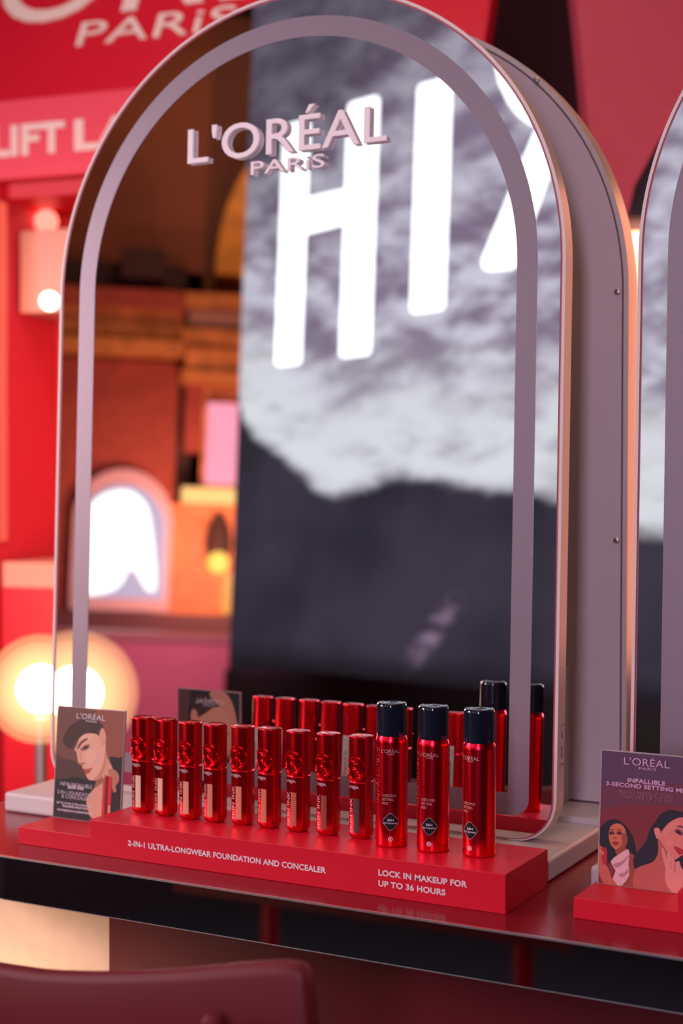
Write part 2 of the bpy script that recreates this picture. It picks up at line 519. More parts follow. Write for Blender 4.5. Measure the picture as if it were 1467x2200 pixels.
def make_bottle():
    t = thing('foundation_bottle', (0, 0, 0), '', 'cosmetic bottle', 'metallic red foundation bottles on the riser')
    loft([(0.0045, 0), (0.0022, 0.0008), (0.0008, 0.0028), (0.0002, 0.0048), (0, 0.0062), (0, 0.0070), (0, 0.0200), (0, 0.0630), (0, 0.0640), (0.0004, 0.0646), (0.0010, 0.0648), (0.0010, 0.0655)]).build('bottle_body', RED_MET, t, smooth=True, ang=50)
    cap = loft([(0.0006, 0.0652), (0.0001, 0.0655), (0, 0.0659), (0, 0.0668), (0, 0.0800), (0, 0.1143), (0, 0.1152), (0.0004, 0.1159), (0.0010, 0.1161), (0.0016, 0.1159)]).build('bottle_cap', RED_MET, t, smooth=True, ang=50)
    # embossed ring with an R, wrapped round the cap
    em = G()
    for rad, rr in ((0.0127, 0.00070), (0.0108, 0.00050)):
        path = [(rad * math.cos(2 * PI * i / 56), rad * 1.05 * math.sin(2 * PI * i / 56), 0) for i in range(56)]
        tb = G(); v = []; f = []
        for i, p in enumerate(path):
            c, s = math.cos(2 * PI * i / 56), math.sin(2 * PI * i / 56)
            v += [(p[0] - c * rr, p[1] - s * rr, 0), (p[0], p[1], rr * 1.7), (p[0] + c * rr, p[1] + s * rr, 0)]
        for i in range(56):
            j = (i + 1) % 56
            f += [(3 * i, 3 * j, 3 * j + 1, 3 * i + 1), (3 * i + 1, 3 * j + 1, 3 * j + 2, 3 * i + 2)]
        em.join(G().add(v, f))
    em.join(shift(text('R', 0.0120, 0.0160, 0.0, 0.0010), -0.0052, -0.0080))
    wrap_b(em, -0.0010, 0.0795, 0.0).build('embossed_ring', RED_MET, cap)
    tp = shift(text("R", 0.005, 0.006, 0, 0.0003), -0.0025, -0.003, 0.1159)
    tp.build('top_mark', mat('satin_red', (0.85, 0.10, 0.10), 0.35, metal=0.8), cap)
    wrap_b(loreal(0.0136, 0.0024, 0.0, 0.00006), -0.0092, 0.0575).build('word_mark', PRINTW, t)
    wrap_b(text('SKIN INK', 0.0395, 0.0040, 0.01, 0.00006), -0.0046, 0.0068, rot=True).build('name_lettering', PRINTP, t)
    wrap_b(patch(0.0078, 0.0385), -0.0028, 0.0075).build('shade_swatch', PRINTW, t)
    lb = G().join(patch(0.0100, 0.056), 0)
    for i in range(15):
        q = patch(0.0042, 0.0008 if i % 3 else 0.0014, 4, 0.00014); shift(q, 0.0028, 0.005 + i * 0.0022); lb.join(q, 1)
    rg = G()
    for i in range(20):
        a, b = 2 * PI * i / 20, 2 * PI * (i + 1) / 20
        rg.add([(0.005 + r * math.cos(x), 0.0475 + r * math.sin(x), 0.00014) for x in (a, b) for r in (0.0030, 0.0036)], [(0, 1, 3, 2)])
    lb.join(rg, 1)
    wrap_b(lb, _PER / 2 - 0.0005, 0.0180).build('back_label', [STICK, INK], t)
    return t


BOT = [(-1.0771, 1.5047), (-1.0422, 1.5029), (-1.0055, 1.5012), (-0.9710, 1.5020), (-0.9352, 1.5061), (-0.8998, 1.5074),
       (-0.8611, 1.5077), (-0.8224, 1.5088), (-0.7818, 1.5119)]
SW = [(226, 190, 168), (226, 178, 150), (214, 150, 122), (200, 124, 100), (214, 130, 102), (200, 112, 84), (178, 90, 70), (140, 66, 50), (72, 50, 52)]
LB = ['foundation bottle with the palest beige shade strip, beside the portrait card',
      'foundation bottle with a light rosy beige shade strip, second from the portrait card',
      'foundation bottle with a warm sand shade strip, third from the portrait card',
      'foundation bottle with a dusty rose shade strip, fourth from the portrait card',
      'foundation bottle with an apricot tan shade strip, middle of the row of nine',
      'foundation bottle with a caramel shade strip, fourth from the spray cans',
      'foundation bottle with a terracotta shade strip, third from the spray cans',
      'foundation bottle with a chestnut brown shade strip, second from the spray cans',
      'foundation bottle with a nearly black brown shade strip, next to the spray cans']
ROT = [-2, -9, -1, -7, 0, -9, -5, -4, -6]
proto = make_bottle()
for i, (x, y) in enumerate(BOT):
    t = proto if i == 0 else copy_tree(proto)
    t.location = (x, y, 0.0413); t.rotation_euler = (0, 0, math.radians(ROT[i])); t['label'] = LB[i]
    for ch in [o for o in SC.objects if o.parent == t and o.name.startswith('shade_swatch')]:
        ch.data = ch.data.copy(); ch.data.materials[0] = flat('shade_%d' % i, SW[i], 0.4)

# ------------------------------------------------------------------ spray cans
CR_ = 0.0179


def wrap_c(g, ang, z0, off=0.00006, rot=False, r=CR_):
    def fn(a, b, c):
        if rot: a, b = -b, a
        t = ang + a / r - PI / 2; q = r + off + c
        return (q * math.cos(t), q * math.sin(t), z0 + b)
    return g.map(fn)


def make_can():
    t = thing('spray_can', (0, 0, 0), '', 'spray can', 'red setting mist cans with black caps on the riser')
    prof = [(0.0150, 0), (0.0172, 0.0004), (0.0178, 0.0014), (CR_, 0.003), (CR_, 0.0036), (CR_, 0.02), (CR_, 0.1144), (CR_, 0.1150), (0.01785, 0.1175), (0.0172, 0.1200), (0.0164, 0.1220), (0.0160, 0.1232)]
    lathe(prof, 64).build('can_body', RED_CAN, t, smooth=True, ang=60)
    cap = lathe([(0.0160, 0.1222), (0.0168, 0.1224), (0.0169, 0.1236), (0.0169, 0.1245), (0.0169, 0.1538), (0.0169, 0.1545), (0.0166, 0.1566), (0.0158, 0.1580), (0.0148, 0.1583), (0.0142, 0.1578), (0.0040, 0.1578), (0.0038, 0.1580)], 64)
    cap = cap.build('cap', BLACKCAP, t, smooth=True, ang=60)
    shift(text('L', 0.010, 0.012, 0.0, 0.0004), -0.005, -0.006, 0.1578).build('top_mark', mat('cap_mark', (0.10, 0.10, 0.13), 0.2), cap)
    wrap_c(loreal(0.0215, 0.0040, 0.0, 0.00006), -0.0110 / CR_, 0.1045).build('word_mark', PRINTG, t)
    g = text('INFAILLIBLE', 0.062, 0.0052, -0.012, 0.00006)
    wrap_c(g, -0.0140 / CR_, 0.0480, rot=True).build('name_lettering', mat('print_dull_rose', (0.75, 0.10, 0.10), 0.4, metal=0.5), t)
    g = shift(text('3-SECOND', 0.0160, 0.0029, 0.0, 0.00006), 0, 0.0088).join(shift(text('SETTING', 0.0128, 0.0029, 0, 0.00006), 0, 0.0044)).join(text('MIST', 0.0072, 0.0029, 0, 0.00006))
    wrap_c(g, -0.0095 / CR_, 0.0475).build('product_lettering', PRINTG, t)
    for nm, sc_, off, mt in (('badge_rim', 1.0, 0.00006, PRINTG), ('badge', 0.94, 0.00010, LABELK)):
        base = [(0, -0.0112), (0.0105, 0), (0, 0.0112), (-0.0105, 0)]; pts = []
        for k in range(4):
            p, c, q = base[k - 1], base[k], base[(k + 1) % 4]
            a = (c[0] + (p[0] - c[0]) * 0.28, c[1] + (p[1] - c[1]) * 0.28); b = (c[0] + (q[0] - c[0]) * 0.28, c[1] + (q[1] - c[1]) * 0.28)
            for i in range(7):
                s = i / 6; pts.append(tuple(((1 - s) ** 2 * a[m] + 2 * s * (1 - s) * c[m] + s * s * b[m]) * sc_ for m in (0, 1)))
            for i in range(1, 5):
                p2 = (q[0] + (c[0] - q[0]) * 0.28, q[1] + (c[1] - q[1]) * 0.28); s = i / 5
                pts.append(((b[0] + (p2[0] - b[0]) * s) * sc_, (b[1] + (p2[1] - b[1]) * s) * sc_))
        n = len(pts); rings = [[(x * k, y * k, 0) for x, y in pts] for k in (1.0, 0.66, 0.33)]
        v = [p for r_ in rings for p in r_] + [(0, 0, 0)]
        f = [(k * n + i, k * n + (i + 1) % n, (k + 1) * n + (i + 1) % n, (k + 1) * n + i) for k in (0, 1) for i in range(n)]
        f += [(2 * n + i, 2 * n + (i + 1) % n, 3 * n) for i in range(n)]
        bd = wrap_c(G().add(v, f), 0, 0.0290, off).build(nm, mt, t)
    g = shift(text('36H', 0.0072, 0.0026, 0.02, 0.00005), -0.0036, 0.0006).join(shift(text('NO TRANSFER', 0.0150, 0.0017, 0.01, 0.00005), -0.0075, -0.0026))
    wrap_c(g, 0, 0.0290, 0.00014).build('badge_lettering', PRINTW, t)
    g = G()
    for r0, r1 in ((0.0018, 0.0026), (0.0, 0.0009)):
        for i in range(18):
            a, b = 2 * PI * i / 18, 2 * PI * (i + 1) / 18
            g.add([(r * math.cos(x), r * math.sin(x), 0) for x in (a, b) for r in (r0, r1)], [(0, 1, 3, 2)])
    wrap_c(g, 0, 0.0100, 0.0001).build('round_emblem', PRINTW, t)
    wrap_c(text('50g 75ml', 0.013, 0.0028, 0.0, 0.00005), 0.0045 / CR_, 0.0075).build('volume_lettering', mat('print_dark_red', (0.25, 0.01, 0.01), 0.4), t)
    # back: text block and bar code
    g = G()
    for i in range(26):
        if i in (8, 9, 17): continue
        g.join(shift(patch(0.016 - random.random() * 0.003, 0.0011, 8, 0.00005), 0, 0.056 + i * 0.0024))
    wrap_c(g, PI - 0.016 / CR_ + 0.45, 0, 0.00006).build('back_text', mat('print_rose', (0.80, 0.25, 0.24), 0.5), t)
    g = G().join(patch(0.017, 0.050, 12, 0.00005), 0)
    z = 0.021
    while z < 0.046:
        h = random.choice((0.0006, 0.0010, 0.0016)); g.join(shift(patch(0.0145, h, 10, 0.00010), 0.001, z), 1); z += h + random.choice((0.0006, 0.0011))
    wrap_c(g, PI - 0.0165 / CR_ + 0.45, 0.003, 0.00006).build('bar_code_label', [STICK, INK], t)
    return t


CANS = [(-0.7373, 1.4992, -4, 'spray can with black cap standing next to the darkest foundation bottle'),
        (-0.6868, 1.4997, -15, 'middle one of three red spray cans, its black badge turned slightly away'),
        (-0.6343, 1.5036, -34, 'spray can at the outer end of the riser, badge turned towards its middle neighbour')]
cp = make_can()
for i, (x, y, rr, lb) in enumerate(CANS):
    t = cp if i == 0 else copy_tree(cp)
    face = math.atan2(-y, -x)                       # direction towards the viewer
    t.location = (x, y, 0.0413); t.rotation_euler = (0, 0, face + PI / 2 + math.radians(rr)); t['label'] = lb

# ------------------------------------------------------------------ portrait cards
CW, CH, CT = 0.105, 0.1405, 0.0032


def card(name, x, y, label):
    t = thing(name, (x, y, 0.0210), label, 'display card', 'acrylic advertising cards', rot=(math.radians(-4.3), 0, 0))
    box(0, CW, 0, CT, 0, CH).build('acrylic_sheet', ACRYL, t, bevel=0.0003)
    return t


class Print:
    """flat artwork built up from coloured shapes; coordinates given in a work grid mapped onto the card"""
    def __init__(s, fn): s.fn = fn; s.g = G(); s.mats = []; s.k = 0
    def slot(s, m):
        if m not in s.mats: s.mats.append(m)
        return s.mats.index(m)
    def shape(s, m, pts, smooth=3, clip=True):
        P = [s.fn(*p) for p in pts]
        if smooth: P = spline(P, smooth)
        if clip: P = [(min(max(a, 0.0012), CW - 0.0012), min(max(b, 0.0006), CH - 0.0012)) for a, b in P]
        s.k += 1; z = s.k * 0.00002
        out = [P[0]]
        for p in P[1:]:
            if math.dist(p, out[-1]) > 1e-5: out.append(p)
        s.g.add([(a, b, z) for a, b in out], [tuple(range(len(out)))], s.slot(m)); return s
    def text(s, m, g, x, y):
        s.k += 1; z = s.k * 0.00002
        s.g.join(g.map(lambda a, b, c: (x + a, y + b, z + c)), s.slot(m)); return s


def skin(k, r, g, b): return flat('print_skin_%d' % k, (r, g, b), 0.45)


# card by the palest bottle ------------------------------------------------
c1 = card('portrait_card', -1.2133, 1.5005, 'acrylic card with a tilted face and white text, beside the row of bottles')
def f1(x, y):
    xl = 245 - (y - 90) * 75 / 1780; xr = 1325 - (y - 180) * 0.066; u = (x - xl) / (xr - xl)
    top = 86 + 94 * u; bot = 1870 + 145 * u; return u * CW, (bot - y) / (bot - top) * CH
P = Print(f1)
full = [(0.0012, 0.0006), (CW - 0.0012, 0.0006), (CW - 0.0012, CH - 0.0012), (0.0012, CH - 0.0012)]
def backdrop(P, m, pts=full):
    P.k += 1; P.g.add([(a, b, P.k * 0.00002) for a, b in pts], [(0, 1, 2, 3)], P.slot(m))
backdrop(P, flat('print_umber', (112, 74, 62)))
P.shape(flat('print_umber_b', (80, 56, 50)), [(150, 900), (330, 940), (560, 1010), (700, 1200), (760, 1400), (700, 1700), (820, 1990), (100, 1990)])
P.shape(flat('print_black', (34, 32, 38)), [(150, 1330), (330, 1270), (560, 1240), (760, 1290), (880, 1300), (760, 1500), (700, 1640), (760, 1880), (900, 2010), (150, 2010)])
P.shape(flat('print_rust', (142, 84, 66)), [(860, 60), (1400, 80), (1360, 980), (1180, 940), (1060, 920), (1000, 700), (1020, 560), (960, 430)])
P.shape(flat('print_black', (34, 32, 38)), [(1060, 930), (1190, 930), (1290, 990), (1260, 1760), (1100, 2010), (1000, 1700), (1110, 1200)])
P.shape(flat('print_hair', (66, 46, 38)), [(330, 640), (470, 400), (700, 310), (880, 340), (980, 430), (960, 600), (900, 640), (700, 560), (560, 640), (480, 780), (400, 760)])
P.shape(skin(1, 214, 160, 132), [(1000, 740), (1012, 880), (1060, 1000), (1110, 1100), (1110, 1210), (1000, 1230), (900, 1330), (770, 1480), (700, 1600), (720, 1760), (780, 1890), (930, 1890), (950, 1500), (960, 1240), (880, 1240), (960, 1050), (960, 900)])
P.shape(skin(2, 182, 120, 96), [(1040, 1130), (1130, 1115), (1195, 1190), (1200, 1300), (1150, 1380), (1160, 1460), (1110, 1470), (1080, 1300)])
P.shape(skin(3, 226, 174, 146), [(520, 800), (560, 720), (600, 620), (700, 545), (860, 550), (935, 610), (1000, 660), (1010, 740), (995, 900), (960, 1050), (900, 1180), (860, 1250), (780, 1290), (730, 1265), (690, 1190), (680, 1150), (645, 1100), (640, 1070), (650, 1055), (585, 1030), (572, 985), (562, 900), (545, 830)])
P.shape(skin(4, 198, 140, 112), [(1000, 800), (990, 920), (950, 1060), (890, 1190), (800, 1290), (880, 1280), (960, 1170), (1010, 1010)])
P.shape(skin(5, 218, 160, 130), [(915, 560), (940, 470), (975, 460), (1005, 520), (1018, 610), (1000, 720), (965, 745), (930, 690)])
P.shape(skin(8, 231, 181, 154), [(700, 830), (790, 800), (860, 860), (840, 980), (760, 1040), (700, 960)])
P.shape(skin(8, 231, 181, 154), [(640, 600), (760, 570), (840, 600), (760, 650), (660, 660)])
P.shape(skin(9, 214, 158, 130), [(600, 810), (625, 860), (640, 940), (625, 985), (600, 960), (590, 880)])
P.shape(flat('print_brow', (104, 70, 54)), [(560, 775), (610, 680), (690, 625), (735, 620), (725, 640), (640, 700), (580, 790)])
P.shape(flat('print_lid', (150, 100, 80)), [(610, 800), (660, 745), (720, 718), (760, 722), (745, 770), (690, 810), (650, 820)])
P.shape(flat('print_eye', (60, 46, 44)), [(655, 785), (690, 745), (735, 740), (735, 770), (690, 792)])
P.shape(flat('print_nose_shade', (176, 116, 92)), [(580, 1000), (630, 1010), (680, 1000), (680, 1025), (640, 1045), (590, 1030)])
P.shape(flat('print_lips', (182, 84, 74)), [(640, 1098), (690, 1108), (740, 1105), (795, 1088), (770, 1140), (735, 1180), (695, 1190), (680, 1150)])
P.shape(flat('print_tube', (200, 36, 40)), [(990, 1205), (1100, 1240), (1085, 1500), (1060, 1810), (925, 1850), (940, 1600), (965, 1400)], 0)
P.shape(flat('print_tube_dark', (92, 14, 22)), [(1015, 1215), (1045, 1225), (1030, 1500), (1010, 1825), (970, 1838), (990, 1500)], 0)
P.shape(flat('print_nude', (206, 150, 126)), [(1035, 1690), (1068, 1680), (1060, 1800), (1025, 1810)], 0)
W = PRINTW
def line(P, s, x0, x1, y, h, bold=0.0, m=W):
    a = P.fn(x0, y); b = P.fn(x1, y); P.text(m, text(s, b[0] - a[0], h, bold, 0.00003), a[0], a[1])
line(P, 'NEW INFALLIBLE', 296, 795, 1362, 0.0044, -0.01)
line(P, 'SKIN INK', 412, 668, 1418, 0.0044, 0.025)
line(P, '2-IN-1 FOUNDATION', 252, 820, 1492, 0.0044, -0.01)
line(P, '& CONCEALER', 318, 742, 1562, 0.0044, -0.01)
line(P, 'UP TO 36 HR ULTRA-LONGWEAR', 240, 815, 1650, 0.0026, 0.02)
line(P, 'TRANSFER-RESISTANT', 322, 730, 1708, 0.0026, 0.02)
line(P, 'WATERPROOF & SWEATPROOF', 245, 800, 1765, 0.0026, 0.02)
a = f1(560, 300); P.text(W, loreal(0.044, 0.0066, 0.0, 0.00003), a[0], a[1])
P.g.map(lambda a, b, c: (a, -c - 0.00003, b)).build('front_print', P.mats, c1)


def fb(x, y): return ((x - 100) / 820 * CW, CH - (y - 128) / 1080 * CH)
P = Print(fb)
backdrop(P, flat('print_black', (34, 32, 38)))
P.shape(flat('print_umber_c', (96, 66, 62)), [(60, 90), (270, 110), (240, 400), (250, 700), (240, 1220), (60, 1220)])
P.shape(skin(6, 206, 142, 116), [(520, 170), (610, 120), (740, 150), (830, 280), (880, 470), (920, 700), (900, 1000), (780, 1000), (790, 620), (720, 420), (640, 330)])
P.shape(flat('print_hair', (66, 46, 38)), [(270, 330), (330, 220), (460, 170), (560, 230), (660, 300), (700, 420), (560, 380), (430, 400), (330, 420)])
P.shape(skin(7, 216, 152, 124), [(275, 440), (285, 370), (320, 345), (360, 380), (375, 430), (480, 375), (580, 310), (690, 310), (760, 420), (800, 560), (790, 760), (700, 900), (540, 1000), (400, 960), (330, 800), (290, 560)])
P.shape(flat('print_brow', (104, 70, 54)), [(510, 510), (560, 500), (620, 540), (640, 580), (580, 550)])
P.shape(flat('print_brow', (104, 70, 54)), [(690, 560), (740, 560), (770, 590), (730, 590)])
P.shape(flat('print_lips', (182, 84, 74)), [(560, 850), (610, 830), (660, 850), (610, 880)])
gg = loreal(0.046, 0.0066, 0.0, 0.00003).map(lambda a, b, c: (a, b, c))
# the back faces +y: mirror the lettering so that it reads correctly from behind
P.k += 1
gg = gg.map(lambda a, b, c: (0.076 - a, 0.121 + b, P.k * 0.00002 + c)); gg.f = [tuple(reversed(q)) for q in gg.f]
P.g.join(gg, P.slot(W))
P.g.map(lambda a, b, c: (a, CT + c + 0.00003, b)).build('back_print', P.mats, c1)

# card at the right edge ---------------------------------------------------
c2 = card('portrait_card', -0.5085, 1.5245, 'purple and maroon acrylic card with two women, on the riser at the right edge')
def f2(x, y):
    xl = 225 - (y - 95) * 85 / 1805; xr = 1473 - (y - 200) * 75 / 1800; u = (x - xl) / (xr - xl)
    top = 95 + 114 * u; bot = 1900 + 160 * u; return u * CW, (bot - y) / (bot - top) * CH
P = Print(f2)
backdrop(P, flat('print_aubergine', (88, 58, 84)))
P.shape(flat('print_maroon_a', (104, 50, 68)), [(100, 560), (500, 520), (1000, 560), (1500, 560), (1500, 2100), (100, 2100)], 0)
P.shape(flat('print_maroon', (124, 42, 52)), [(100, 900), (600, 840), (1100, 860), (1500, 900), (1500, 2100), (100, 2100)], 0)
HAIR = flat('print_raven', (30, 28, 42))
P.shape(HAIR, [(165, 1300), (180, 1200), (240, 1095), (370, 1035), (470, 1075), (560, 1170), (620, 1290), (650, 1420), (650, 1560), (620, 1700), (560, 1560), (540, 1450), (420, 1500), (330, 1620), (270, 1600), (280, 1450), (190, 1390)])
P.shape(skin(20, 150, 74, 58), [(380, 1430), (500, 1400), (560, 1480), (640, 1540), (650, 1700), (640, 1990), (400, 1960), (420, 1600)])
P.shape(skin(21, 208, 112, 82), [(308, 1200), (345, 1120), (430, 1095), (500, 1140), (530, 1230), (535, 1340), (500, 1410), (440, 1450), (380, 1440), (330, 1380), (305, 1290)])
P.shape(skin(22, 156, 78, 60), [(470, 1250), (530, 1230), (545, 1340), (505, 1420), (440, 1455), (400, 1445), (470, 1380)])
for ex in (340, 440):
    P.shape(flat('print_shadow_lid', (112, 56, 58)), [(ex - 35, 1225), (ex, 1195), (ex + 38, 1215), (ex + 30, 1245), (ex - 20, 1245)])
    P.shape(HAIR, [(ex - 25, 1228), (ex, 1215), (ex + 25, 1228), (ex, 1238)])
    P.shape(flat('print_brow_dark', (66, 34, 38)), [(ex - 42, 1200), (ex, 1170), (ex + 45, 1185), (ex, 1182)])
P.shape(flat('print_nose_b', (166, 84, 66)), [(355, 1290), (385, 1275), (412, 1295), (385, 1308)])
P.shape(flat('print_lips_b', (148, 48, 58)), [(345, 1355), (375, 1335), (400, 1342), (440, 1350), (410, 1385), (375, 1388)])
P.shape(flat('print_blouse', (226, 174, 176)), [(322, 1605), (430, 1510), (545, 1440), (566, 1500), (552, 1640), (560, 1790), (460, 1930), (405, 1930), (340, 1850), (385, 1730)], 2)
P.shape(flat('print_blouse_fold', (182, 128, 136)), [(360, 1640), (470, 1600), (550, 1520), (545, 1560), (470, 1650), (390, 1690)])
P.shape(flat('print_blouse_fold', (182, 128, 136)), [(420, 1780), (500, 1750), (550, 1700), (545, 1760), (470, 1820)])
P.shape(skin(23, 196, 100, 78), [(140, 1560), (150, 1430), (185, 1400), (225, 1420), (230, 1560), (300, 1720), (330, 1820), (400, 1930), (230, 1905), (160, 1720)])
P.shape(flat('print_can', (178, 34, 46)), [(208, 1412), (272, 1420), (282, 1500), (275, 1660), (222, 1640), (205, 1560)], 0)
P.shape(skin(24, 208, 112, 86), [(165, 1440), (215, 1460), (240, 1500), (225, 1520), (170, 1480)])
P.shape(HAIR, [(640, 1705), (620, 1560), (700, 1440), (790, 1320), (830, 1180), (900, 1080), (960, 980), (1080, 910), (1200, 925), (1330, 960), (1500, 1100), (1500, 1200), (1265, 1030), (1150, 1050), (1000, 1180), (950, 1230), (970, 1350), (950, 1450), (900, 1590), (800, 1650)])
P.shape(skin(25, 190, 92, 84), [(620, 1760), (700, 1670), (860, 1610), (930, 1500), (950, 1400), (1100, 1500), (1265, 1640), (1500, 1800), (1500, 2100), (1000, 2050), (640, 2000)])
P.shape(skin(26, 222, 128, 116), [(1000, 1175), (1080, 1080), (1200, 1015), (1330, 1015), (1500, 1100), (1500, 1400), (1340, 1450), (1240, 1510), (1160, 1580), (1060, 1530), (990, 1440), (950, 1360), (940, 1280)])
P.shape(skin(27, 226, 138, 124), [(888, 1165), (930, 1150), (965, 1185), (960, 1260), (925, 1300), (900, 1240)])
P.shape(skin(28, 186, 94, 88), [(940, 1300), (1000, 1380), (1060, 1480), (1150, 1570), (1060, 1600), (980, 1520), (940, 1420)])
P.shape(skin(30, 227, 134, 121), [(1010, 1200), (1100, 1100), (1200, 1060), (1180, 1120), (1080, 1180), (1040, 1280)])
P.shape(skin(31, 206, 110, 102), [(1300, 1230), (1330, 1330), (1370, 1400), (1330, 1420), (1260, 1395), (1290, 1370)])
P.shape(skin(30, 227, 134, 121), [(1020, 1330), (1090, 1300), (1130, 1350), (1090, 1400), (1040, 1390)])
P.shape(flat('print_lips_c', (178, 42, 62)), [(1128, 1398), (1160, 1400), (1195, 1412), (1265, 1462), (1210, 1512), (1170, 1480)])
P.shape(flat('print_lid_c', (150, 78, 84)), [(1140, 1190), (1190, 1160), (1240, 1200), (1262, 1245), (1200, 1245)])
P.shape(HAIR, [(1160, 1195), (1195, 1180), (1235, 1230), (1200, 1235)])
P.shape(flat('print_brow_c', (92, 50, 58)), [(1165, 1130), (1230, 1120), (1300, 1180), (1230, 1145)])
P.shape(HAIR, [(1140, 1590), (1240, 1510), (1350, 1450), (1500, 1380), (1500, 1700), (1300, 1690), (1240, 1700), (1200, 1620)])
HAND = skin(29, 224, 140, 130)
P.shape(HAND, [(1020, 1740), (1060, 1640), (1130, 1600), (1200, 1640), (1265, 1800), (1250, 1960), (1140, 2040), (1030, 1900)])
for q in ([(978, 1440), (1000, 1425), (1025, 1500), (1050, 1620), (1040, 1720), (1010, 1640)], [(1045, 1510), (1070, 1470), (1098, 1490), (1090, 1620), (1080, 1720), (1050, 1650)],
          [(1085, 1560), (1110, 1520), (1135, 1560), (1125, 1700), (1095, 1720)], [(1150, 1640), (1180, 1590), (1205, 1620), (1190, 1760), (1155, 1760)]):
    P.shape(HAND, q)
P.shape(skin(28, 186, 94, 88), [(1085, 1640), (1092, 1560), (1096, 1640), (1092, 1720)])
P.shape(skin(28, 186, 94, 88), [(1132, 1680), (1142, 1600), (1146, 1680), (1140, 1760)])
a = f2(522, 300); P.text(flat('print_lilac', (206, 160, 190)), loreal(0.0485, 0.0076, 0.0, 0.00003), a[0], a[1])
LIL = flat('print_lilac', (206, 160, 190)); LIL2 = flat('print_mauve', (156, 98, 122))
line(P, 'INFALLIBLE', 563, 1045, 538, 0.0044, 0.03, LIL)
line(P, '3-SECOND SETTING MIST', 285, 1375, 582, 0.0044, 0.03, LIL)
line(P, 'MAKES MAKEUP ZERO', 455, 1140, 690, 0.0040, -0.01, LIL2)
line(P, 'TRANSFER UP TO 36H', 462, 1130, 752, 0.0040, -0.01, LIL2)
P.g.map(lambda a, b, c: (a, -c - 0.00003, b)).build('front_print', P.mats, c2)
prism([(0.0012, 0.0006), (CW - 0.0012, 0.0006), (CW - 0.0012, CH - 0.0012), (0.0012, CH - 0.0012)], CT + 0.00003, CT + 0.00012).build('back_print', flat('print_maroon', (124, 42, 52)), c2)

# ------------------------------------------------------------------ stool in front of the counter
stool = thing('counter_stool', (-0.888, 1.05, -0.955), 'dark red stool with curved backrest in front of the counter, out of focus', 'stool')
SR = mat('dark_red_shell', (0.13, 0.005, 0.011), 0.55)
TOPC = [(-1.16, 0.004), (-0.909, 0.0091), (-0.856, 0.0113), (-0.8047, 0.018), (-0.755, 0.0264), (-0.7077, 0.0357), (-0.6617, 0.0459), (-0.6300, 0.0530), (-0.6100, 0.0562), (-0.5999, 0.0560), (-0.5935, 0.0506), (-0.5900, 0.035), (-0.5878, 0.0083)]
def top_at(x):
    for (x0, z0), (x1, z1) in zip(TOPC, TOPC[1:]):
        if x <= x1: return z0 + (z1 - z0) * (x - x0) / (x1 - x0)
    return TOPC[-1][1]
def stool_back():
    xs = [-1.15 + 0.53 * i / 26 for i in range(27)] + [-0.612, -0.606, -0.600, -0.5965, -0.5935, -0.5912, -0.5895, -0.5883, -0.5878]; g = G(); v = []; f = []
    prof = [(0.0, 0.0), (0.0, 0.6), (0.001, 0.92), (0.004, 0.985), (0.011, 1.0), (0.018, 0.985), (0.021, 0.92), (0.022, 0.6), (0.022, 0.0)]
    for x in xs:
        zt = top_at(x); cur = 0.10 * (x + 0.88) ** 2
        for yo, k in prof: v.append((x + 0.88, yo + cur, 0.845 + (zt + 0.105) * k))
    m = len(prof)
    for i in range(len(xs) - 1):
        for k in range(m - 1): f.append((i * m + k, i * m + k + 1, (i + 1) * m + k + 1, (i + 1) * m + k))
    f.append(tuple(range(m))); f.append(tuple(len(v) - 1 - k for k in range(m)))
    return g.add(v, f)
stool_back().build('backrest', SR, stool, smooth=True, ang=60)
prism(spline([(-0.20, 0.0), (0.27, 0.0), (0.29, 0.14), (0.24, 0.27), (-0.17, 0.27), (-0.22, 0.14)], 5), 0.64, 0.68, 'z').build('seat', SR, stool, bevel=0.008, seg=3)
LEGR = mat('bright_red_tube', (0.50, 0.008, 0.015), 0.35)
for sx in (-0.144, 0.218):
    tube([(sx, -0.016, 0.005), (sx, -0.016, 0.845)], 0.0112, 14).build('leg', LEGR, stool, smooth=True)
    lathe([(0.0112, 0), (0.0112, 0.105), (0.010, 0.1125), (0.006, 0.1165), (0.001, 0.117)], 20).map(lambda x, y, z: (sx + x, y - 0.016, 0.846 + z)).build('back_post', SR, stool, smooth=True)
    tube([(sx, 0.24, 0.005), (sx, 0.24, 0.645)], 0.0112, 12).build('leg', LEGR, stool, smooth=True)

# ------------------------------------------------------------------ booth behind the counter
HB = Vector((0.98992888, 0.14156557, 0)); NB = Vector((HB.y, -HB.x, 0))         # along the booth, towards the viewer
OB = Vector((-2.36063474, 2.83142756, 0))
booth = thing('promotional_booth', (OB.x, OB.y, -0.95), 'red booth with white lettering and lit shelves behind the mirrors', 'booth', rot=(0, 0, math.atan2(HB.y, HB.x)))
REDB = mat('booth_red', (0.48, 0.005, 0.020), 0.45, noise=(2, 0.08))
REDL = mat('booth_red_light', (0.56, 0.028, 0.058), 0.45)
CRM = mat('booth_cream', (0.44, 0.25, 0.19), 0.5)
REDI = mat('booth_inner_red', (0.70, 0.085, 0.075), 0.5)
Z = 0.95
th = math.radians(27)
def fas(s, w, d=0.0):       # point on the leaning fascia
    return (s, w * math.sin(th) - d * math.cos(th), Z + 1.354 + w * math.cos(th) + d * math.sin(th))
v = [fas(s, w, d) for s in (-1.0, 1.112) for w in (0, 0.75) for d in (0, -0.05)]
G().add(v, [(0, 1, 3, 2), (4, 6, 7, 5), (0, 4, 5, 1), (2, 3, 7, 6), (0, 2, 6, 4), (1, 5, 7, 3)]).build('header_board', REDB, booth)
